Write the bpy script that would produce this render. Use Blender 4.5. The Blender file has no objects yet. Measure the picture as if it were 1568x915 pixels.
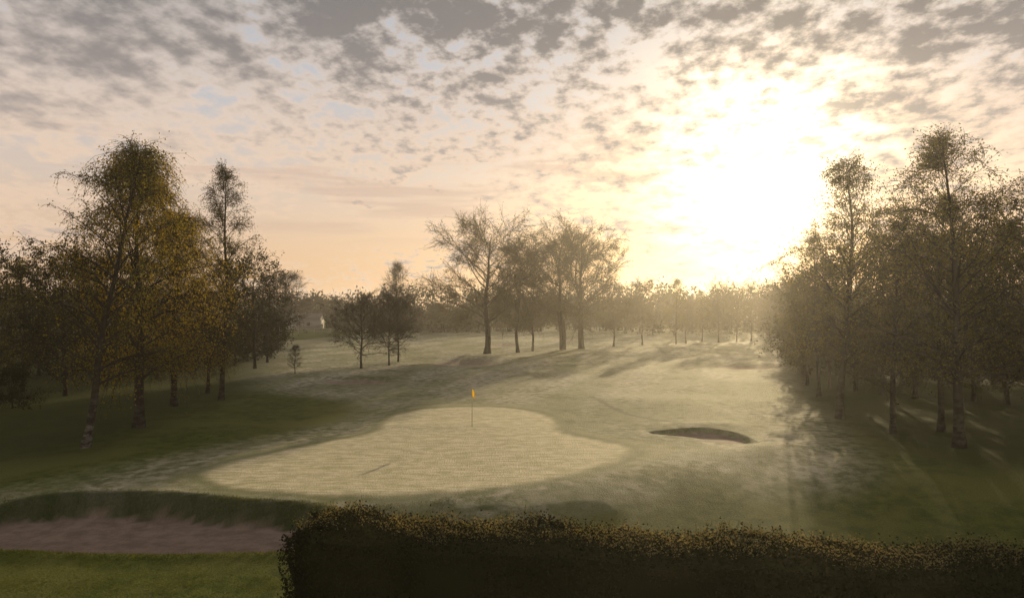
import bpy, math
import numpy as np
from mathutils import Vector

F=1141.0; CX=784.0; HY=470.0; CH=6.8
def site(px,py,z=0.0):
    D=(CH-z)*F/(py-HY)
    return ((px-CX)/F*D, D)

scene=bpy.context.scene
SUN_EL=math.radians(10.0); SUN_AZ=math.radians(18.6)   # azimuth from +Y toward +X
sund=Vector((math.sin(SUN_AZ)*math.cos(SUN_EL), math.cos(SUN_AZ)*math.cos(SUN_EL), math.sin(SUN_EL)))

# ------------------------------------------------------------ node helper
class NT:
    def __init__(s,nt): s.nt=nt
    def n(s,t,**kw):
        nd=s.nt.nodes.new(t)
        for k,v in kw.items(): setattr(nd,k,v)
        return nd
    def set(s,inp,v):
        if hasattr(v,'is_linked') : s.nt.links.new(v,inp)
        else: inp.default_value=v
    def math(s,op,a,b=None,c=None,clamp=False):
        nd=s.n('ShaderNodeMath',operation=op,use_clamp=clamp)
        s.set(nd.inputs[0],a)
        if b is not None: s.set(nd.inputs[1],b)
        if c is not None: s.set(nd.inputs[2],c)
        return nd.outputs[0]
    def mix(s,f,a,b,mode='MIX'):
        nd=s.n('ShaderNodeMix',data_type='RGBA',blend_type=mode)
        s.set(nd.inputs[0],f); s.set(nd.inputs[6],a); s.set(nd.inputs[7],b)
        return nd.outputs[2]
    def ss(s,x,lo,hi,a=0.0,b=1.0):
        nd=s.n('ShaderNodeMapRange',interpolation_type='SMOOTHSTEP')
        s.set(nd.inputs[0],x)
        for i,v in zip((1,2,3,4),(lo,hi,a,b)): s.set(nd.inputs[i],v)
        return nd.outputs[0]
    def noise(s,vec,scale,detail=4,rough=.55,dist=0.0,dim='2D'):
        nd=s.n('ShaderNodeTexNoise',noise_dimensions=dim)
        s.set(nd.inputs['Vector'],vec); nd.inputs['Scale'].default_value=scale
        nd.inputs['Detail'].default_value=detail; nd.inputs['Roughness'].default_value=rough
        nd.inputs['Distortion'].default_value=dist
        return nd.outputs['Fac']
    def ramp(s,f,stops,interp='LINEAR'):
        nd=s.n('ShaderNodeValToRGB'); cr=nd.color_ramp; cr.interpolation=interp
        while len(cr.elements)<len(stops): cr.elements.new(0.5)
        for e,(p,c) in zip(cr.elements,stops):
            e.position=p; e.color=(*c,1)
        s.set(nd.inputs[0],f); return nd.outputs[0]
    def mapping(s,vec,scale=(1,1,1),rot=(0,0,0),loc=(0,0,0)):
        nd=s.n('ShaderNodeMapping'); s.set(nd.inputs[0],vec)
        nd.inputs['Scale'].default_value=scale; nd.inputs['Rotation'].default_value=rot; nd.inputs['Location'].default_value=loc
        return nd.outputs[0]
    def link(s,a,b): s.nt.links.new(a,b)
def C(r,g,b): return (r,g,b,1)

# ------------------------------------------------------------ world
w=bpy.data.worlds.new("World"); scene.world=w; w.use_nodes=True
w.node_tree.nodes.clear(); T=NT(w.node_tree)
out=T.n('ShaderNodeOutputWorld'); bg=T.n('ShaderNodeBackground'); T.link(bg.outputs[0],out.inputs[0])
sky=T.n('ShaderNodeTexSky'); sky.sky_type='NISHITA'; sky.sun_disc=False
sky.sun_elevation=SUN_EL; sky.sun_rotation=SUN_AZ; sky.air_density=1.2; sky.dust_density=3.0
tc=T.n('ShaderNodeTexCoord'); d=tc.outputs['Generated']
sp=T.n('ShaderNodeSeparateXYZ'); T.link(d,sp.inputs[0]); X,Y,Z=sp.outputs
zc=T.math('MAXIMUM',Z,0.0)
inv=T.math('DIVIDE',1.0,T.math('ADD',zc,0.22))
cv=T.n('ShaderNodeCombineXYZ'); T.link(T.math('MULTIPLY',X,inv),cv.inputs[0]); T.link(T.math('MULTIPLY',Y,inv),cv.inputs[1])
P=cv.outputs[0]
nl=T.noise(T.mapping(P,(.8,1.0,1),(0,0,.5),(3.1,1.7,0)),1.6,2,.5)
nm=T.noise(T.mapping(P,(1,.85,1),(0,0,-.6),(0.4,5.0,0)),5.0,3,.55)
ns=T.noise(T.mapping(P,(1,.85,1),(0,0,.35),(7.3,2.2,0)),16.0,4,.58)
puff=T.ss(X,-.45,.0,.40,1.0)
soft=T.math('ADD',T.math('MULTIPLY',nl,.50),T.math('MULTIPLY',nm,.50))
fine=T.math('MULTIPLY',T.math('SUBTRACT',ns,.5),T.math('MULTIPLY',puff,.95))
dn=T.math('ADD',soft,fine)
cov=T.ss(Z,.10,.37,-.10,.135)
dens=T.ss(T.math('ADD',dn,cov),.46,.77)
thin=T.ss(T.math('ADD',dn,T.ss(Z,.04,.26,-.08,.10)),.42,.58)
stv=T.n('ShaderNodeCombineXYZ'); T.link(T.math('MULTIPLY',X,2.6),stv.inputs[0]); T.link(T.math('MULTIPLY',Z,34),stv.inputs[1])
st=T.noise(stv.outputs[0],1.0,3,.55)
stm=T.math('MULTIPLY',T.ss(st,.54,.68),T.math('MULTIPLY',T.ss(Z,.07,.13),T.ss(Z,.28,.17)))
dp=T.n('ShaderNodeVectorMath',operation='DOT_PRODUCT'); T.link(d,dp.inputs[0]); dp.inputs[1].default_value=sund
ang0=T.math('MULTIPLY',T.math('ARCCOSINE',T.math('MINIMUM',dp.outputs['Value'],0.99999)),57.2958)
ang=T.math('MAXIMUM',T.math('ADD',ang0,T.math('MULTIPLY',T.math('SUBTRACT',nm,.50),6.0)),0.0)
base=T.ramp(T.math('MULTIPLY',zc,1.6),[(0.0,(.80,.49,.28)),(.10,(.80,.54,.35)),(.25,(.71,.57,.48)),(.42,(.55,.54,.57)),(.62,(.45,.48,.55)),(1.0,(.25,.30,.40))])
base=T.mix(.10,base,T.mix(1.0,sky.outputs[0],C(.12,.12,.12),'MULTIPLY'))
cream=T.mix(T.ss(Z,.1,.4),C(.85,.63,.46),C(.72,.62,.55))
col=T.mix(T.math('MULTIPLY',thin,.78),base,cream)
col=T.mix(T.math('MULTIPLY',stm,.5),col,C(.60,.42,.33))
grey=T.mix(T.ss(Z,.12,.38),C(.45,.385,.355),C(.215,.20,.195))
col=T.mix(T.math('MULTIPLY',dens,.95),col,grey)
a2=T.math('DIVIDE',ang,4.9)
core=T.math('MULTIPLY',T.math('EXPONENT',T.math('MULTIPLY',T.math('MULTIPLY',a2,a2),-1.0)),3.0)
halo=T.math('MULTIPLY',T.math('EXPONENT',T.math('DIVIDE',ang,-6.5)),.62)
trn=T.math('SUBTRACT',1.0,T.math('MULTIPLY',dens,.65))
def scl(c,f):
    nd=T.n('ShaderNodeVectorMath',operation='SCALE'); T.set(nd.inputs[0],c); T.set(nd.inputs['Scale'],f); return nd.outputs[0]
def vadd(a,b):
    nd=T.n('ShaderNodeVectorMath',operation='ADD'); T.set(nd.inputs[0],a); T.set(nd.inputs[1],b); return nd.outputs[0]
g1=scl((1.0,.84,.55),T.math('MULTIPLY',core,trn))
g2=scl((1.0,.66,.26),T.math('MULTIPLY',halo,trn))
col=vadd(vadd(col,g1),g2)
T.link(col,bg.inputs['Color']); bg.inputs['Strength'].default_value=1.0

# ------------------------------------------------------------ sun
sl=bpy.data.lights.new("sun",'SUN'); sl.energy=5.0; sl.angle=math.radians(.5); sl.color=(1.0,.78,.45)
so=bpy.data.objects.new("sun",sl); scene.collection.objects.link(so)
so.rotation_euler=(-sund).to_track_quat('-Z','Y').to_euler(); so.location=(60,180,60)

# ------------------------------------------------------------ mesh helper
def link(o): scene.collection.objects.link(o); return o
def quadmesh(name,V,Q,mi=None,mats=(),smooth=False):
    V=np.asarray(V,np.float32); Q=np.asarray(Q,np.int32)
    me=bpy.data.meshes.new(name); me.vertices.add(len(V)); me.vertices.foreach_set('co',V.ravel())
    me.loops.add(Q.size); me.loops.foreach_set('vertex_index',Q.ravel())
    me.polygons.add(len(Q)); me.polygons.foreach_set('loop_start',np.arange(0,Q.size,4,dtype=np.int32))
    me.polygons.foreach_set('loop_total',np.full(len(Q),4,np.int32))
    for m in mats: me.materials.append(m)
    if mi is not None: me.polygons.foreach_set('material_index',np.asarray(mi,np.int32))
    if smooth: me.polygons.foreach_set('use_smooth',np.ones(len(Q),bool))
    me.update(calc_edges=True); me.validate()
    return me
class Acc:
    def __init__(s): s.V=[];s.Q=[];s.M=[];s.n=0
    def add(s,V,Q,m):
        s.V.append(V); s.Q.append(Q+s.n); s.M.append(np.full(len(Q),m)); s.n+=len(V)
    def mesh(s,name,mats,smooth=False):
        return quadmesh(name,np.concatenate(s.V),np.concatenate(s.Q),np.concatenate(s.M),mats,smooth)
def unit(v): return v/np.maximum(np.linalg.norm(v,axis=-1,keepdims=True),1e-9)
def grow(st,dr,L,k,grav,wob,rng):
    N=len(st); pts=np.zeros((N,k,3)); pts[:,0]=st; dd=unit(dr)
    seg=(L/(k-1))[:,None]
    for i in range(1,k):
        pts[:,i]=pts[:,i-1]+dd*seg
        dd=dd+rng.normal(0,wob,(N,3)); dd[:,2]-=grav; dd=unit(dd)
    return pts
def tubes(pts,r0,r1,sides,pw=1.0):
    N,k,_=pts.shape
    t=unit(np.gradient(pts,axis=1)); ref=np.zeros_like(t); ref[...,0]=.31; ref[...,1]=.95
    u=unit(np.cross(t,ref)); v=np.cross(t,u)
    s=np.linspace(0,1,k)[None,:]; r=r0[:,None]*(1-s)**pw+r1[:,None]*(1-(1-s)**pw)
    a=np.arange(sides)*2*np.pi/sides
    V=pts[:,:,None,:]+r[:,:,None,None]*(np.cos(a)[None,None,:,None]*u[:,:,None,:]+np.sin(a)[None,None,:,None]*v[:,:,None,:])
    idx=np.arange(N*k*sides).reshape(N,k,sides); nx=np.roll(idx,-1,axis=2)
    Q=np.stack([idx[:,:-1],nx[:,:-1],nx[:,1:],idx[:,1:]],-1).reshape(-1,4)
    return V.reshape(-1,3),Q
def sample(pts,n,lo,hi,rng):
    N,k,_=pts.shape; t=lo+(hi-lo)*(np.arange(n)[None,:]+rng.random((N,n)))/n
    f=t*(k-1); i=np.minimum(f.astype(int),k-2); fr=(f-i)[...,None]; ar=np.arange(N)[:,None]
    p=pts[ar,i]*(1-fr)+pts[ar,i+1]*fr; tg=unit(pts[ar,i+1]-pts[ar,i])
    par=np.repeat(np.arange(N),n)
    return p.reshape(-1,3),tg.reshape(-1,3),par,t.reshape(-1)
def leaves(c,size,rng,down=0.0,asp=.62):
    N=len(c); a=rng.normal(size=(N,3)); a[:,2]-=down; a=unit(a); b=unit(np.cross(a,rng.normal(size=(N,3))))
    s=(size*rng.uniform(.6,1.3,N))[:,None]
    V=np.stack([c-a*s*.5,c+b*s*asp*.5,c+a*s*.5,c-b*s*asp*.5],1).reshape(-1,3)
    return V,np.arange(N*4).reshape(N,4)
def lump(p,sc,ph):
    q=p*sc
    return (np.sin(q[:,0]*1.7+ph+np.sin(q[:,1]*1.3))+np.sin(q[:,1]*1.9+1.3*ph+np.sin(q[:,2]*1.1))+np.sin(q[:,2]*2.1+2.1*ph+np.sin(q[:,0])))/3

# ------------------------------------------------------------ materials
def newmat(n):
    m=bpy.data.materials.new(n); m.use_nodes=True; m.node_tree.nodes.clear(); t=NT(m.node_tree)
    o=t.n('ShaderNodeOutputMaterial'); return m,t,o
def leafmat(name,c1,c2,trans=.45):
    m,t,o=newmat(name)
    g=t.n('ShaderNodeNewGeometry'); co=t.n('ShaderNodeTexCoord').outputs['Object']
    n=t.noise(co,.45,0,.5,0,'3D')
    f=t.math('ADD',t.math('MULTIPLY',g.outputs['Random Per Island'],.5),t.ss(n,.35,.65,0,.5))
    c=t.mix(f,C(*c1),C(*c2))
    df=t.n('ShaderNodeBsdfDiffuse'); t.link(c,df.inputs['Color'])
    if trans<=0: t.link(df.outputs[0],o.inputs[0]); return m
    tr=t.n('ShaderNodeBsdfTranslucent'); t.link(t.mix(1.0,c,C(1.5,1.3,.7),'MULTIPLY'),tr.inputs[0])
    mx=t.n('ShaderNodeMixShader'); mx.inputs[0].default_value=trans; t.link(df.outputs[0],mx.inputs[1]); t.link(tr.outputs[0],mx.inputs[2])
    t.link(mx.outputs[0],o.inputs[0]); return m
def barkmat(name,c1,c2,birch=False):
    m,t,o=newmat(name); co=t.n('ShaderNodeTexCoord').outputs['Object']
    n=t.noise(t.mapping(co,(1.2,1.2,2.4) if birch else (6,6,1.2)),2.2 if birch else 3,2,.6,0,'3D')
    c=t.mix(t.ss(n,.35,.68),C(*c1),C(*c2))
    if birch:
        s=t.n('ShaderNodeSeparateXYZ'); t.link(co,s.inputs[0])
        c=t.mix(t.ss(s.outputs[2],.5,3.5,0,.9),c,C(.04,.034,.027))
    p=t.n('ShaderNodeBsdfDiffuse'); t.link(c,p.inputs['Color'])
    t.link(p.outputs[0],o.inputs[0]); return m
M_birch=barkmat("birch_bark",(.04,.036,.03),(.17,.16,.135),True)
M_birchd=barkmat("weathered_birch_bark",(.03,.026,.02),(.075,.068,.055),True)
M_bark=barkmat("dark_bark",(.028,.022,.016),(.06,.048,.036))
M_twig=barkmat("grey_bark",(.042,.035,.026),(.095,.08,.062))
L_gold=leafmat("golden_birch_leaves",(.14,.115,.016),(.28,.22,.034),.55)
L_grn=leafmat("spring_leaves",(.072,.078,.017),(.145,.135,.034),.5)
L_oliv=leafmat("olive_leaves",(.046,.048,.014),(.092,.084,.028),.35)
L_bud=leafmat("bud_leaves",(.08,.07,.03),(.13,.11,.05),.4)
L_dark=leafmat("woodland_leaves",(.026,.027,.010),(.054,.050,.018),0)
L_far=leafmat("treeline_leaves",(.022,.023,.011),(.042,.038,.019),0)
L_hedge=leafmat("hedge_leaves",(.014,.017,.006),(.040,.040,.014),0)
L_hedgelit=leafmat("lit_hedge_tip_leaves",(.13,.12,.05),(.27,.23,.12),.35)  # sunlit, frosty hedge top put into a paler leaf colour
L_grass=leafmat("grass_blades",(.055,.075,.014),(.12,.135,.032),.35)

# ------------------------------------------------------------ tree generator
def make_tree(name,seed,H,cb,R,tr,mats,n1=34,n2=9,n3=6,nl=12,lsize=.12,weep=.16,up=1.0,lean=(0,0),
              prof='birch',twl=1.0,thin=-.35,twr=.012,leafdown=.8,stems=1,n1k=7,wig=1.0,limb=.42,twigs=True):
    rng=np.random.default_rng(seed); A=Acc()
    trunks=[]
    for sidx in range(stems):
        k=16; s=np.linspace(0,1,k); ph=rng.uniform(0,6,2)
        ang=rng.uniform(0,6.28); off=0.12*R*sidx
        x=lean[0]*s+wig*.022*H*np.sin(s*4.5+ph[0])*s+wig*.004*H*np.sin(s*14+ph[1])+off*np.cos(ang)*(s**.7)*1.6
        y=lean[1]*s+wig*.022*H*np.sin(s*3.7+ph[1])*s+off*np.sin(ang)*(s**.7)*1.6
        P=np.stack([x,y,s*H*(1-.1*sidx)*(.93 if prof=='oak' else 1)-.15],1)[None]; trunks.append(P)
        V,Q=tubes(P,np.array([tr*(1-.2*sidx)]),np.array([.012]),10,.85)
        V=V.copy(); zz=V[:,2]; fl=1+.45*np.exp(-np.maximum(zz,0)/.35); c0=P[0,0,:2]
        V[:,:2]=c0+(V[:,:2]-c0)*np.where(zz<1.0,fl,1)[:,None]
        A.add(V,Q,0)
    P=np.concatenate(trunks,0)
    p1,t1,par,tt=sample(P,n1//stems,cb,.90 if prof=='oak' else .98,rng)
    s=(tt-cb)/(1-cb); N=len(p1)
    if prof=='birch': f=np.clip(np.sin(np.pi*np.clip(.20+.78*s,0,1)),0,1)**.75*(1-.35*s)
    elif prof=='oak': f=np.clip(np.sin(np.pi*np.clip(.30+.55*s,0,1)),0,1)**.6
    else: f=np.sqrt(np.clip(1-(s*1.02-.35)**2/.5,0.05,1))
    L=R*f*rng.uniform(.62,1.25,N)*1.12
    az=np.arange(N)*2.399+rng.normal(0,.35,N)
    el=up*(.45+(.38 if prof=='oak' else .55)*s)+rng.normal(0,.14,N)
    dr=np.stack([np.cos(az)*np.cos(el),np.sin(az)*np.cos(el),np.sin(el)],1)
    l1=grow(p1,dr,L,n1k,weep*.45,.10,rng)
    r1=np.clip(tr*limb*(1-tt*.75)*L/R,.012,None)
    V,Q=tubes(l1,r1,r1*.15,5); A.add(V,Q,0)
    p2,t2,par,tt=sample(l1,n2,.18,1.0,rng)
    L2=L[par]*(.42-.2*tt)*rng.uniform(.7,1.3,len(p2))+.25
    d2=unit(t2+rng.normal(0,.55,(len(p2),3))); d2[:,2]+=.15*up
    l2=grow(p2,d2,L2,5,weep*.8,.12,rng)
    r2=np.clip(r1[par]*.4*(1-tt*.6),.006,None)
    V,Q=tubes(l2,r2,r2*.3,3); A.add(V,Q,0)
    p3,t3,par,tt=sample(l2,n3,.15,1.0,rng)
    keep=lump(p3,5.2/R,seed)>thin; keep|=rng.random(len(p3))<.22
    p3=p3[keep];t3=t3[keep]
    L3=twl*rng.uniform(.5,1.3,len(p3))
    d3=unit(t3+rng.normal(0,.6,(len(p3),3)))
    l3=grow(p3,d3,L3,4,weep*2.6,.14,rng)
    if twigs:
        V,Q=tubes(l3,np.full(len(p3),twr),np.full(len(p3),twr*.4),3); A.add(V,Q,0)
    if nl>0:
        p4,t4,par,tt=sample(l3,nl,.05,1.0,rng)
        p4=p4+rng.normal(0,.05,p4.shape)*(1+twl)
        V,Q=leaves(p4,lsize,rng,leafdown); A.add(V,Q,1)
    me=A.mesh(name,mats)
    return dict(me=me,H=H)

T1=make_tree("birch_a",1,15,.20,3.9,.20,(M_birch,L_grn),n1=44,n2=9,n3=6,nl=6,lsize=.095,weep=.20,lean=(2.4,0),thin=-.10,twl=.95,up=1.2)
T2=make_tree("birch_gold",2,14,.18,4.0,.24,(M_birchd,L_gold),n1=52,n2=10,n3=6,nl=11,lsize=.11,weep=.30,lean=(.3,0),thin=-.22,twl=1.7,up=1.25,leafdown=1.5)
T3=make_tree("birch_c",3,16,.18,3.0,.20,(M_birchd,L_oliv),n1=50,n2=9,n3=6,nl=7,lsize=.10,weep=.16,lean=(.8,0),thin=-.10,twl=.9,up=1.2)
T4=make_tree("birch_d",4,15,.20,4.2,.22,(M_birchd,L_grn),n1=52,n2=10,n3=6,nl=7,lsize=.105,weep=.17,lean=(.9,.3),thin=-.12,twl=1.0,up=1.15)
T5=make_tree("wood_a",5,12,.10,4.0,.17,(M_bark,L_dark),n1=42,n2=7,n3=5,nl=6,lsize=.21,weep=.08,thin=-.3,twl=.9,up=.9,prof='round',twigs=False)
T6=make_tree("wood_b",6,13,.12,3.6,.17,(M_bark,L_oliv),n1=44,n2=7,n3=5,nl=6,lsize=.18,weep=.12,thin=-.2,twl=.9,up=1.1,twigs=False)
O1=make_tree("oak_a",7,19,.20,8.2,.45,(M_twig,L_bud),n1=36,n2=14,n3=12,nl=3,lsize=.16,weep=.02,thin=-.45,twl=1.5,up=.95,prof='oak',twr=.022,leafdown=0,wig=2,limb=.30)
O2=make_tree("oak_b",8,19,.20,7.2,.36,(M_twig,L_bud),n1=36,n2=14,n3=11,nl=3,lsize=.16,weep=.02,thin=-.5,twl=1.4,up=1.0,prof='oak',twr=.022,leafdown=0,stems=2,wig=1.8,limb=.30)
O3=make_tree("ash_c",9,18,.20,5.2,.26,(M_twig,L_bud),n1=34,n2=12,n3=8,nl=3,lsize=.16,weep=.04,thin=-.5,twl=1.4,up=1.05,prof='oak',twr=.02,leafdown=0,wig=1.8,limb=.34)
S1=make_tree("small_round",10,7,.22,3.4,.12,(M_bark,L_dark),n1=38,n2=9,n3=7,nl=2,lsize=.10,weep=.02,thin=-.5,twl=.65,up=.85,prof='round',twr=.012,leafdown=0)
B1=make_tree("bare",11,9,.2,2.6,.14,(M_twig,L_oliv),n1=30,n2=10,n3=7,nl=0,weep=.0,thin=-.6,twl=.8,up=1.0,prof='birch',twr=.016)
U1=make_tree("shrub_a",12,3.2,.02,2.4,.06,(M_bark,L_dark),n1=30,n2=7,n3=4,nl=6,lsize=.17,weep=.04,thin=-.9,twl=.6,up=.8,prof='round',leafdown=0,twigs=False)

# ------------------------------------------------------------ terrain
def axis(lo,hi,step,far_lo,far_hi,g):
    a=list(np.arange(lo,hi+1e-6,step)); s=step; v=hi
    while v<far_hi: s*=g; v+=s; a.append(v)
    s=step; v=lo; b=[]
    while v>far_lo: s*=g; v-=s; b.append(v)
    return np.array(b[::-1]+a)
xs=axis(-26,30,.2,-1600,1600,1.06); ys=axis(17,62,.2,-120,3000,1.04)
def sstep(x,a,b):
    t=np.clip((x-a)/(b-a),0,1); return t*t*(3-2*t)
def sdf(px,py,poly):
    poly=np.array(poly); d=np.full(px.shape,1e9); ins=np.zeros(px.shape,bool)
    for i in range(len(poly)):
        a=poly[i]; b=poly[(i+1)%len(poly)]; e=b-a
        wx=px-a[0]; wy=py-a[1]; t=np.clip((wx*e[0]+wy*e[1])/(e@e),0,1)
        d=np.minimum(d,np.hypot(wx-e[0]*t,wy-e[1]*t))
        c=((a[1]<=py)&(b[1]>py))|((b[1]<=py)&(a[1]>py))
        if abs(e[1])>1e-9:
            xi=a[0]+(py-a[1])/e[1]*e[0]; ins^=c&(px<xi)
    return np.where(ins,-d,d)
def smoothpoly(pts,n=6):
    pts=np.array(pts); N=len(pts); o=[]
    for i in range(N):
        p0,p1,p2,p3=pts[i-1],pts[i],pts[(i+1)%N],pts[(i+2)%N]
        for t in np.arange(n)/n:
            o.append(.5*((2*p1)+(-p0+p2)*t+(2*p0-5*p1+4*p2-p3)*t*t+(-p0+3*p1-3*p2+p3)*t**3))
    return np.array(o)
green=smoothpoly([site(*p) for p in [(318,722),(400,697),(500,676),(580,660),(594,642),(640,628),(720,622),(795,625),(843,638),(853,660),(905,674),(955,686),(950,703),(880,726),(770,744),(650,753),(540,756),(430,752),(345,742)]])
collar=smoothpoly([site(*p) for p in [(270,728),(380,690),(500,668),(570,655),(580,637),(640,621),(720,616),(810,619),(862,634),(872,655),(940,668),(1030,682),(1035,697),(960,716),(850,738),(720,752),(560,763),(420,760),(310,750)]])
FL=-.85
bunkL=smoothpoly([site(px,py,FL) for px,py in [(-160,815),(-40,818),(30,802),(120,794),(250,797),(360,807),(450,812),(520,828),(450,846),(280,850),(120,846),(0,840),(-130,835)]])
bunkR=smoothpoly([site(*p) for p in [(1000,661),(1060,658),(1110,661),(1138,669),(1150,681),(1110,676),(1060,667)]])
farb=[(715,552,62,5,.8),(545,583,62,4.5,.45),(1145,560,62,4,.5),(772,527,26,2.2,.6),(865,521,20,2.2,.6)]
frostp=smoothpoly([site(*p) for p in [(430,520),(800,500),(1190,512),(1215,560),(1235,610),(1270,670),(1290,720),(1180,730),(1050,725),(960,745),(760,770),(420,775),(150,765),(-100,780),(60,745),(330,690),(560,640),(540,612),(380,590),(400,550)]],4)
track=[site(*p) for p in [(905,607),(930,622),(960,633),(1000,641),(1030,645)]]
edx=[-60,-24,-12,-7.4,-.1,3.5,6.2,9.5,11.6,13.4,17,30,60]; edy=[28,27.6,27.2,26.8,27.4,29.4,31.4,33.2,33.6,32.6,31,30,30]
def height(x,y,full=False):
    x=np.asarray(x,float); y=np.asarray(y,float)
    ye=np.interp(x,edx,edy)
    wd=np.interp(x,[-8,0,8,14],[6.5,6.5,9.5,11])
    s=sstep((ye+.8-y)/wd,0,1)
    z=-np.interp(x,[-8,2],[.75,1.15])*s
    z=z+.08*np.sin(x*.09+1)*np.sin(y*.07)+.035*np.sin(x*.31+y*.2)
    far=sstep(y,70,150); z=z+far*(.35*np.sin(x*.03+.7)*np.sin(y*.035+1.1)+.2*np.sin(x*.07+y*.05))
    gx,gy=site(1180,690); z=z+.30*np.exp(-(((x-gx)*.85+(y-gy)*.5)/3)**2-(((x-gx)*-.5+(y-gy)*.85)/1.6)**2)
    gx,gy=site(1085,655); z=z+.20*np.exp(-((x-gx)/2.6)**2-((y-gy-.8)/1.3)**2)
    gx,gy=site(640,652); z=z+.08*np.exp(-((x-gx)/6)**2-((y-gy)/1.2)**2)
    gx,gy=site(960,625); z=z+.22*np.exp(-((x-gx-1.5)/5)**2-((y-gy-3)/4)**2)
    dL=sdf(x,y,bunkL); b=1-sstep(dL,-.03,.50); z=z*(1-b)+(FL+.02*np.sin(x*2))*b
    z=z+.05*np.exp(-((dL-.70)/.35)**2)*sstep(y,23,26)
    dR=sdf(x,y,bunkR); b=1-sstep(dR,-.05,.35); z=z*(1-b)+(-.24)*b
    sand2=np.zeros_like(z); 
    for (px,py,rx,ry,dep) in farb:
        gx,gy=site(px,py); D=gy; wx=rx/F*D; wy=ry*D*D/(F*CH)
        e=((x-gx)/wx)**2+((y-gy)/wy)**2
        z=z-dep*np.exp(-e*1.6); 
        z=z+.45*dep*np.exp(-((x-gx)/wx)**2-((y-gy-wy*1.3)/(wy*.6))**2)
        sand2=np.maximum(sand2,1-sstep(e,.35,1.0))
    if not full: return z
    return z,dL,dR,sand2
GX,GY=np.meshgrid(xs,ys); z,dL,dR,sand2=height(GX,GY,True)
V=np.stack([GX,GY,z],-1).reshape(-1,3); ny,nx_=GX.shape
I=np.arange(ny*nx_).reshape(ny,nx_); Q=np.stack([I[:-1,:-1],I[:-1,1:],I[1:,1:],I[1:,:-1]],-1).reshape(-1,4)

m,t,o=newmat("grass_ground")
co=t.n('ShaderNodeTexCoord').outputs['Object']
at1=t.n('ShaderNodeAttribute',attribute_name="m1"); at2=t.n('ShaderNodeAttribute',attribute_name="m2"); at3=t.n('ShaderNodeAttribute',attribute_name="m3")
s1=t.n('ShaderNodeSeparateColor'); t.link(at1.outputs['Color'],s1.inputs[0]); s2=t.n('ShaderNodeSeparateColor'); t.link(at2.outputs['Color'],s2.inputs[0])
s3=t.n('ShaderNodeSeparateColor'); t.link(at3.outputs['Color'],s3.inputs[0])
gm,cm,fm=s1.outputs; sand,wood,trk=s2.outputs; lip_shade,ring,stripe=s3.outputs
nA=t.noise(co,.22,3,.6); nB=t.noise(co,1.6,4,.65); nC=t.noise(co,14,2,.7)
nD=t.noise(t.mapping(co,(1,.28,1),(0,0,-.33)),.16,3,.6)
rough=t.mix(t.ss(nB,.3,.7),C(.055,.075,.011),C(.115,.130,.024))
rough=t.mix(t.ss(nA,.4,.65),rough,C(.135,.140,.034))
frost=t.mix(t.ss(nB,.32,.68),C(.21,.205,.115),C(.46,.415,.31))
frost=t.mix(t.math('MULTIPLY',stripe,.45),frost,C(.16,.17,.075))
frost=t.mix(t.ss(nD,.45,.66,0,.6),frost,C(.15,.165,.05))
fr=t.math('MULTIPLY',fm,t.ss(t.math('ADD',t.math('MULTIPLY',nA,.6),t.math('MULTIPLY',nB,.4)),.34,.56,.4,1.0))
c=t.mix(fr,rough,frost)
c=t.mix(t.math('MULTIPLY',cm,.7),c,C(.28,.265,.125))
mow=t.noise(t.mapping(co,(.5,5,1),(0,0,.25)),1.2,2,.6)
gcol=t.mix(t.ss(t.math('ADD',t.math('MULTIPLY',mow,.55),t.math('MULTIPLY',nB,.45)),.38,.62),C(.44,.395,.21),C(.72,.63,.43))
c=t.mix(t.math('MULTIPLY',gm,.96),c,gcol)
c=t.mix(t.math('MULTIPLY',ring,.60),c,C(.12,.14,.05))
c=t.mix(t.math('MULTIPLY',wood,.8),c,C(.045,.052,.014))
c=t.mix(t.math('MULTIPLY',trk,.75),c,C(.05,.06,.02))
c=t.mix(t.math('MULTIPLY',lip_shade,.85),c,C(.035,.048,.012))  # shade on the bunker's back lip, painted in as darker rough grass
c=t.mix(t.math('MULTIPLY',t.ss(nC,.3,.75),.6),c,t.mix(1.0,c,C(.5,.54,.46),'MULTIPLY'))
sc=t.mix(t.ss(nB,.3,.7),C(.20,.145,.105),C(.29,.21,.16))
c=t.mix(sand,c,sc)
p=t.n('ShaderNodeBsdfPrincipled'); t.link(c,p.inputs['Base Color']); p.inputs['Roughness'].default_value=.85
t.set(p.inputs['Specular IOR Level'],t.math('ADD',.05,t.math('MULTIPLY',t.math('MAXIMUM',gm,t.math('MULTIPLY',fr,.7)),.40)))
bh=t.math('ADD',t.math('MULTIPLY',nC,.9),t.math('MULTIPLY',nB,.5))
b=t.n('ShaderNodeBump'); b.inputs['Strength'].default_value=.75; b.inputs['Distance'].default_value=.12; t.link(bh,b.inputs['Height']); t.link(b.outputs[0],p.inputs['Normal'])
t.link(p.outputs[0],o.inputs[0])
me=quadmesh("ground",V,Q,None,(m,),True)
wob=.12*np.sin(GX*2.3+GY)+.08*np.sin(GX*5.1-GY*3.3)
dg=sdf(GX,GY,green)+wob*.6; dc=sdf(GX,GY,collar)
gmask=1-sstep(dg,-.3,.3); cmask=1-sstep(dc+wob*2,-.6,.6)
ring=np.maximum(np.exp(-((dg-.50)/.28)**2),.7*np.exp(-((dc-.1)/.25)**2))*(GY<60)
fmask=1-sstep(sdf(GX,GY,frostp),-2.0,2.5)
smask=np.maximum(np.maximum(1-sstep(dL+wob*.5,-.05,.10),1-sstep(dR,-.05,.08)),sand2*.8)
lip_shade_m=(1-sstep(dL,.55,.75))*sstep(GY,24.2,25.4)  # mask for the painted shade on the back lip
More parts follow.
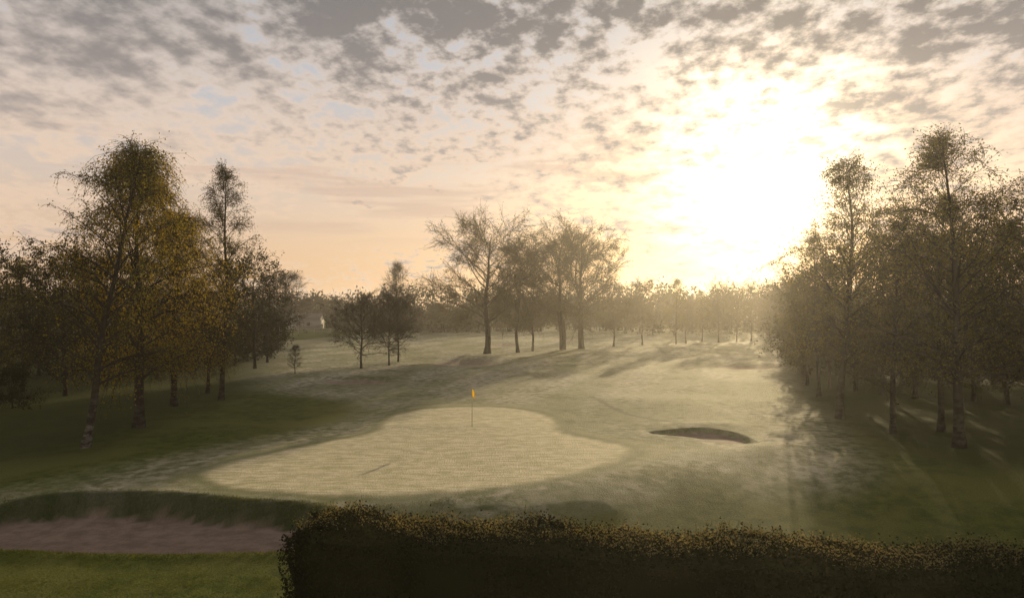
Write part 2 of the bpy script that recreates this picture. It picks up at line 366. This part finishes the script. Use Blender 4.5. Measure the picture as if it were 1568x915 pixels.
wmask=np.maximum(sstep(GX-np.interp(GY,[30,45,60,95,160,200],[17,18.5,21,33,58,75]),-1,3)*sstep(GY,28,34)*(GY<230), sstep(-GX-np.interp(GY,[30,36,45,60,90,130],[17,18,19,19,25,34]),-1,5)*sstep(GY,30,36)*(GY<170))
tm=np.full(GX.shape,9.)
for a,b_ in zip(track[:-1],track[1:]):
    a=np.array(a);e=np.array(b_)-a; tt=np.clip(((GX-a[0])*e[0]+(GY-a[1])*e[1])/(e@e),0,1); tm=np.minimum(tm,np.hypot(GX-a[0]-e[0]*tt,GY-a[1]-e[1]*tt))
tmask=1-sstep(tm,.12,.35)
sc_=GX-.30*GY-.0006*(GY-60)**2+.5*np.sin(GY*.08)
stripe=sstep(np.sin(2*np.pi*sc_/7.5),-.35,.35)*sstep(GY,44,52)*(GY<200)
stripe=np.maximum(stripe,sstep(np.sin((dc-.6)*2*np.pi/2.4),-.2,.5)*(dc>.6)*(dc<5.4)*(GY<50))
for nm_,ch in (("m1",(gmask,cmask,fmask)),("m2",(smask,wmask,tmask)),("m3",(lip_shade_m,ring,stripe))):
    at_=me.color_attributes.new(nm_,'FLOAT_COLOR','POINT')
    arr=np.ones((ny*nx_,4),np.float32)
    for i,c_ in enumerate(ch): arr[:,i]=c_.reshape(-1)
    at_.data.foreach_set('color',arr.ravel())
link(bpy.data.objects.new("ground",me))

# rough grass tufts round the near bunker
rng=np.random.default_rng(21)
bx=rng.uniform(-19,-2,60000); by=rng.uniform(18.6,28.0,60000)
bz,bdL,bdR,_s=height(bx,by,True)
k=(bdL>.12)&(sdf(bx,by,collar)>.3)&((lump(np.stack([bx,by,bx*0],1),1.6,2)>-.1)|(rng.random(len(bx))<.4)|(bdL<.8))&((by<26.8)|(rng.random(len(bx))<.25)); bx,by,bz,bdL=bx[k],by[k],bz[k],bdL[k]; n=len(bx)
hh=rng.uniform(.02,.055,n)*np.where(bdL<.8,1.6,1); az=rng.uniform(0,6.28,n); wv=np.stack([np.cos(az),np.sin(az),0*az],1)*.011
tip=np.stack([rng.normal(0,.5,n)*hh,rng.normal(0,.5,n)*hh,hh],1); b0=np.stack([bx,by,bz-.01],1)
V=np.stack([b0-wv,b0+wv,b0+tip+wv*.3,b0+tip-wv*.3],1).reshape(-1,3)
link(bpy.data.objects.new("rough_grass",quadmesh("rough_grass",V,np.arange(n*4).reshape(n,4),None,(L_grass,))))

# ------------------------------------------------------------ placing trees
rs=np.random.default_rng(99)
def put(tr,name,x,y,H,rot=None,sxy=None,tilt=(0,0)):
    ob=bpy.data.objects.new(name,tr['me']); s=H/tr['H']
    ob.scale=((sxy or 1)*s,(sxy or 1)*s,s); ob.location=(x,y,float(height(np.array([x]),np.array([y]))[0])-.03)
    ob.rotation_euler=(tilt[0],tilt[1],rs.uniform(0,6.28) if rot is None else rot); link(ob); return ob
def putpx(tr,name,px,py,topy,rot=None,sxy=None,tilt=(0,0)):
    x,y=site(px,py); H=(py-topy)/F*y; return put(tr,name,x,y,H,rot,sxy,tilt)
# left group
putpx(T1,"birch_tree",132,684,226,0.0,1.0)
putpx(T2,"birch_tree",212,654,244,0.2,1.05)
putpx(T2,"birch_tree",268,622,330,2.4,1.0)
putpx(T3,"birch_tree",338,612,262,0.0,.9)
putpx(T6,"birch_tree",318,602,400,1.0,1.0,(0,.12))
putpx(T1,"birch_tree",-60,640,275,2.6,1.1)
for px,py,ty,tr in [(100,607,400,T5),(36,600,410,T6),(-20,590,395,T5),(160,585,400,T6),(240,580,400,T5),(390,565,405,T5),(60,575,400,T5),(360,560,420,T6),(-90,580,380,T6),(200,570,405,T5),(410,555,430,T5),(-150,600,370,T5),(120,565,400,T6),(300,572,430,T6)]:
    putpx(tr,"woodland_tree",px,py,ty)
for px,py in [(20,625),(-60,630)]: putpx(U1,"shrub",px,py,py-50)
for px,py in [(30,572),(90,570),(150,566),(215,564),(270,562),(330,560),(380,553),(-40,576),(300,556),(410,548)]:
    putpx(U1,"shrub",px,py,py-45)
putpx(B1,"bare_tree",436,522,418,sxy=1.6)
putpx(B1,"bare_sapling",452,573,530)
# small round trees
putpx(S1,"maple_tree",553,563,466,.3,1.05); putpx(S1,"maple_tree",596,559,462,2.0,.75); putpx(S1,"maple_tree",610,553,455,4.0,.8)
putpx(B1,"bare_tree",607,520,405,sxy=.8)
# centre trees
putpx(O1,"oak_tree",747,540,338,.5,1.0); putpx(O3,"ash_tree",792,538,362,.4,1.0); putpx(O3,"ash_tree",816,536,410,2.4,1.0)
putpx(O2,"oak_tree",862,535,352,.2,1.05); putpx(O2,"oak_tree",890,533,342,2.2,1.1); putpx(O3,"ash_tree",940,530,430,3.3,1.0)
putpx(O3,"ash_tree",983,528,425,5.2,.8); putpx(T6,"ash_tree",1035,526,430,1.1,.9); putpx(O3,"ash_tree",1050,525,455,.2,1.1)
for px,py,ty in [(1075,522,446),(1100,523,438),(1128,522,444),(1150,521,438),(1178,520,442),(1200,530,430),(1215,545,435),(1205,520,432)]:
    putpx(T6 if px%2 else T5,"woodland_tree",px,py,ty,None,.9)
# right group
putpx(T4,"birch_tree",1285,640,252,0.0,1.05)
putpx(T4,"birch_tree",1468,686,212,1.2,1.15)
putpx(T3,"birch_tree",1366,664,340,.8,1.2)
putpx(T3,"birch_tree",1255,607,360,2.8,1.0)
putpx(T4,"birch_tree",1440,660,310,4.0,1.0); putpx(T3,"birch_tree",1600,680,260,2.0,1.3)
for px,py,ty,tr in [(1235,590,425,T5),(1270,595,410,T6),(1310,600,395,T5),(1350,605,365,T6),(1400,610,370,T5),(1440,605,370,T6),(1490,615,370,T5),(1540,620,350,T6),(1590,620,350,T5),(1230,565,425,T6),(1380,580,380,T6),(1460,585,385,T5),(1520,590,380,T5),(1650,640,330,T5),(1290,570,405,T5),(1222,550,425,T5)]:
    putpx(tr,"woodland_tree",px,py,ty)
for px,py in [(1240,572),(1280,574),(1330,577),(1380,580),(1430,584),(1480,586),(1530,590),(1580,590),(1222,560),(1305,565),(1405,572)]:
    putpx(U1,"shrub",px,py,py-50)

# ------------------------------------------------------------ distant tree lines
def far_line(name,n,x0,x1,y0,y1,h0,h1,seed,mat,ls=.7,per=260):
    rng=np.random.default_rng(seed); A=Acc(); x=rng.uniform(x0,x1,n); y=rng.uniform(y0,y1,n)
    zb=height(x,y); H=rng.uniform(h0,h1,n)*(1+.14*np.sin(x*.05+seed)); R=H*rng.uniform(.28,.48,n)
    st=np.stack([x,y,zb-.2],1); P=grow(st,np.tile([0,0,1.],(n,1))+rng.normal(0,.04,(n,3)),H*.92,6,0,.05,rng)
    V,Q=tubes(P,H*.016,H*.003,4); A.add(V,Q,0)
    c=np.repeat(np.arange(n),per); m_=len(c)
    k=14; cl=rng.normal(size=(n,k,3)); cl=unit(cl)*rng.uniform(.3,1,(n,k,1))**.5
    ci=rng.integers(0,k,m_); q=cl[c,ci]+rng.normal(0,.17,(m_,3))
    pos=np.stack([x[c]+q[:,0]*R[c],y[c]+q[:,1]*R[c],zb[c]+H[c]*(.48+.48*q[:,2])],1)
    pos[:,2]=np.maximum(pos[:,2],zb[c]+.1)
    V,Q=leaves(pos,ls,rng); A.add(V,Q,1)
    b1,t1_,par,tt=sample(P,6,.3,.95,rng); az=rng.uniform(0,6.28,len(b1))
    br=grow(b1,np.stack([np.cos(az),np.sin(az),np.full(len(az),.9)],1),R[par]*.9,4,.02,.1,rng); V,Q=tubes(br,H[par]*.006,H[par]*.001,3); A.add(V,Q,0)
    link(bpy.data.objects.new(name,A.mesh(name,(M_bark,mat))))
far_line("distant_treeline",460,-340,340,255,320,11,14.5,3,L_far,1.2,220)
far_line("distant_treeline",75,-46,-8,190,225,6,9.5,5,L_far,.7,260)
far_line("distant_treeline",48,-12,30,200,230,7,10.5,8,L_far,.7,250)
far_line("distant_treeline",85,28,110,175,235,9.5,13,6,L_far,.8,240)
far_line("distant_treeline",60,-150,-68,130,210,8,12,7,L_far,.75,220)
far_line("distant_treeline",60,60,160,90,200,9,14,9,L_far,.75,200)
far_line("distant_hedgerow",90,-75,-30,236,240,1.6,2.4,13,L_far,.45,80)

# ------------------------------------------------------------ hedge
rng=np.random.default_rng(5); A=Acc()
HT=1.5; hx0,hy0=-4.9,19.8; sl_=-.198; Lh=27.0; TH=2.3
ux=np.array([1,sl_,0]); ux=ux/np.linalg.norm(ux); vx=np.array([sl_,-1,0])/np.linalg.norm([sl_,-1,0])
def hedge_pt(u,v,h):
    o_=np.array([hx0,hy0,0]); return o_+u[:,None]*ux+v[:,None]*vx+h[:,None]*np.array([0,0,1])
def bumpy(p): return .12*np.sin(p[:,0]*1.3+.5)+.08*np.sin(p[:,0]*3.1+p[:,1]*2+1)+.05*np.sin(p[:,0]*7+p[:,2]*5+p[:,1]*6)
nT=50000; u=rng.uniform(-.1,Lh,nT); v=rng.uniform(0,TH,nT); 
edge=np.minimum(np.minimum(v,TH-v),u+.1); hh=HT-.40*np.exp(-edge/.28)+rng.normal(0,.06,nT)+np.abs(rng.normal(0,.06,nT))*(rng.random(nT)<.25)*2
p=hedge_pt(u,v,hh); p[:,2]+=bumpy(p)*.8; V,Q=leaves(p,.065,rng); A.add(V,Q,1)
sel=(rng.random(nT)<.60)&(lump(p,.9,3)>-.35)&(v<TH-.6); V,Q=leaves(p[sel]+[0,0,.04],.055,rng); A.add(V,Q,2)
nF_=46000; u=rng.uniform(-.2,Lh,nF_); h=rng.uniform(-1.35,HT-.1,nF_); v=TH+rng.normal(0,.07,nF_)
p=hedge_pt(u,v,h); p+=vx*(bumpy(p)*1.6-.12)[:,None]; V,Q=leaves(p,.068,rng); A.add(V,Q,1)
nE=15000; v=rng.uniform(0,TH,nE); h=rng.uniform(-1.35,HT-.1,nE); u=rng.normal(-.05,.08,nE)
p=hedge_pt(u,v,h); p-=ux*(bumpy(p[:,[1,0,2]])*1.6-.15)[:,None]; V,Q=leaves(p,.065,rng); A.add(V,Q,1)
nB=12000; u=rng.uniform(-.1,Lh,nB); h=rng.uniform(-1.2,HT-.1,nB); v=rng.normal(0,.07,nB); p=hedge_pt(u,v,h); V,Q=leaves(p,.08,rng); A.add(V,Q,1)
nS=1100; u=rng.uniform(0,Lh,nS); v=rng.uniform(0,TH*.8,nS); p=hedge_pt(u,v,np.full(nS,HT-.1)); p[:,2]+=bumpy(p)*.8
dr=np.tile([0,0,1.],(nS,1))+rng.normal(0,.3,(nS,3)); sh=grow(p,dr,rng.uniform(.15,.36,nS),4,0,.12,rng); V,Q=tubes(sh,np.full(nS,.006),np.full(nS,.003),3); A.add(V,Q,0)
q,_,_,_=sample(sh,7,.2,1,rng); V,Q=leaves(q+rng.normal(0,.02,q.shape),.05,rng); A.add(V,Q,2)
nS=60; u=rng.uniform(0,Lh,nS); p=hedge_pt(u,np.full(nS,TH-.02),np.full(nS,-1.3)); sh=grow(p,np.tile([0,0,1.],(nS,1))+rng.normal(0,.15,(nS,3)),rng.uniform(1,2.0,nS),7,0,.12,rng); V,Q=tubes(sh,np.full(nS,.018),np.full(nS,.006),4); A.add(V,Q,0)
def sheet(fu,fv,fh,nu,nv):
    a,b_=np.meshgrid(np.linspace(0,1,nu),np.linspace(0,1,nv)); a=a.ravel(); b_=b_.ravel()
    p=hedge_pt(fu(a,b_),fv(a,b_),fh(a,b_)); p[:,2]+=bumpy(p)*.4
    I=np.arange(nu*nv).reshape(nv,nu); A.add(p,np.stack([I[:-1,:-1],I[:-1,1:],I[1:,1:],I[1:,:-1]],-1).reshape(-1,4),1)
e=.18
sheet(lambda a,b:e+a*(Lh-2*e),lambda a,b:e+b*(TH-2*e),lambda a,b:0*a+HT-e-.07,200,16)
sheet(lambda a,b:e+a*(Lh-2*e),lambda a,b:0*a+TH-e,lambda a,b:-1.5+b*(HT+1.5-e-.07),200,16)
sheet(lambda a,b:e+a*(Lh-2*e),lambda a,b:0*a+e,lambda a,b:-1.5+b*(HT+1.5-e-.07),200,16)
sheet(lambda a,b:0*a+e,lambda a,b:e+a*(TH-2*e),lambda a,b:-1.5+b*(HT+1.5-e-.07),20,16)
link(bpy.data.objects.new("hedge",A.mesh("hedge",(M_bark,L_hedge,L_hedgelit))))

# ------------------------------------------------------------ flag
def simple(name,c,r=.5):
    m,t,o=newmat(name); p=t.n('ShaderNodeBsdfPrincipled'); co=t.n('ShaderNodeTexCoord').outputs['Object']
    n=t.noise(co,20 if r<.7 else 1.5,3,.6,0,'3D'); t.link(t.mix(t.ss(n,.3,.7,0,.3),C(*c),C(*[v*.65 for v in c])),p.inputs['Base Color']); p.inputs['Roughness'].default_value=r
    t.link(p.outputs[0],o.inputs[0]); return m
fx,fy=site(723,655); fz=float(height(np.array([fx]),np.array([fy]))[0])
fe=bpy.data.objects.new("golf_flag",None); link(fe); fe.location=(fx,fy,fz)
V,Q=tubes(np.array([[[0,0,-.1],[0,0,.7],[0,0,1.4],[0,0,2.15]]]),np.array([.016]),np.array([.011]),8)
po=link(bpy.data.objects.new("flagstick",quadmesh("flagstick",V,Q,None,(simple("flagstick_paint",(.30,.27,.14)),),True))); po.parent=fe
a,b_=np.meshgrid(np.linspace(0,1,14),np.linspace(0,1,8)); a=a.ravel();b_=b_.ravel()
V=np.stack([-.01+a*.16+0*a,.06*np.sin(a*7+b_)*a-.02*a,2.12-b_*.40-a*.16+.03*np.sin(a*5)],1); I=np.arange(14*8).reshape(8,14)
fm_=leafmat("flag_cloth",(.60,.38,.02),(.66,.44,.03),.35)
po=link(bpy.data.objects.new("flag_cloth",quadmesh("flag_cloth",V,np.stack([I[:-1,:-1],I[:-1,1:],I[1:,1:],I[1:,:-1]],-1).reshape(-1,4),None,(fm_,),True))); po.parent=fe

# ------------------------------------------------------------ far farm buildings and fence (left of centre)
def box(x0,x1,y0,y1,z0,z1):
    V=np.array([[x0,y0,z0],[x1,y0,z0],[x1,y1,z0],[x0,y1,z0],[x0,y0,z1],[x1,y0,z1],[x1,y1,z1],[x0,y1,z1]],float)
    return V,np.array([[0,3,2,1],[4,5,6,7],[0,1,5,4],[1,2,6,5],[2,3,7,6],[3,0,4,7]])
wall=simple("white_render",(.38,.35,.31),.8); roofm=simple("roof_tiles",(.12,.10,.08),.9); glas=simple("dark_glass",(.04,.045,.05),.3)
def farm(x,y,Wd,Dp,Hh):
    e=bpy.data.objects.new("farm_building",None); link(e); e.location=(x,y,float(height(np.array([x]),np.array([y]))[0]))
    A=Acc(); V,Q=box(-Wd/2,Wd/2,0,Dp,-.3,Hh); A.add(V,Q,0)
    h2=Hh+Dp*.32-.12
    for sx in (-Wd/2,Wd/2):
        A.add(np.array([[sx,0,Hh],[sx,Dp/2,h2],[sx,Dp,Hh],[sx,Dp/2,Hh]],float),np.array([[0,1,2,3]]),0)
    ob=link(bpy.data.objects.new("walls",A.mesh("walls",(wall,)))); ob.parent=e
    A=Acc(); h2=Hh+Dp*.32
    V=np.array([[-Wd/2-.4,-.4,Hh+.01],[Wd/2+.4,-.4,Hh+.01],[Wd/2+.4,Dp/2,h2],[-Wd/2-.4,Dp/2,h2],[-Wd/2-.4,Dp+.4,Hh+.01],[Wd/2+.4,Dp+.4,Hh+.01]],float)
    A.add(V,np.array([[0,1,2,3],[3,2,5,4]]),0); ob=link(bpy.data.objects.new("roof",A.mesh("roof",(roofm,)))); ob.parent=e
    A=Acc()
    for i in range(int(Wd//3)):
        cx=-Wd/2+1.6+i*3.0; V,Q=box(cx-.5,cx+.5,-.06,-.003,1.0,2.1); A.add(V,Q,0)
    ob=link(bpy.data.objects.new("windows",A.mesh("windows",(glas,)))); ob.parent=e
farm(-65.5,232,11,6,2.9)
A=Acc()
for i in range(17):
    x=-72+i*2.2; V,Q=box(x-.07,x+.07,204.93,205.07,-.3,1.25); A.add(V,Q,0)
for zz in (.45,.95):
    V,Q=box(-72.2,-36.6,204.86,204.92,zz,zz+.16); A.add(V,Q,0)
fo=link(bpy.data.objects.new("white_fence",A.mesh("white_fence",(wall,)))); fo.location=(0,0,float(height(np.array([-55.]),np.array([205.]))[0]))

# ------------------------------------------------------------ mist
bpy.ops.mesh.primitive_cube_add(size=1); mo=bpy.context.object; mo.name="morning_mist"; mo.data.name="morning_mist"
mo.scale=(1100,800,24); mo.location=(0,340,9)
m,t,o=newmat("mist"); vs=t.n('ShaderNodeVolumeScatter'); vs.inputs['Density'].default_value=.00050; vs.inputs['Anisotropy'].default_value=.72; vs.inputs['Color'].default_value=(1,.95,.87,1)
t.link(vs.outputs[0],o.inputs['Volume']); mo.data.materials.append(m)
m.cycles.volume_sampling='DISTANCE'

# ------------------------------------------------------------ camera
cam=bpy.data.cameras.new("camera"); cam.sensor_width=36; cam.lens=36*F/1568; cam.clip_end=6000; cam.clip_start=.1
cobj=bpy.data.objects.new("camera",cam); link(cobj); cobj.location=(0,0,CH)
cobj.rotation_euler=(math.radians(90)+math.atan((HY-457.5)/F),0,0); scene.camera=cobj
scene.view_settings.view_transform='Standard'; scene.view_settings.look='None'; scene.view_settings.exposure=0
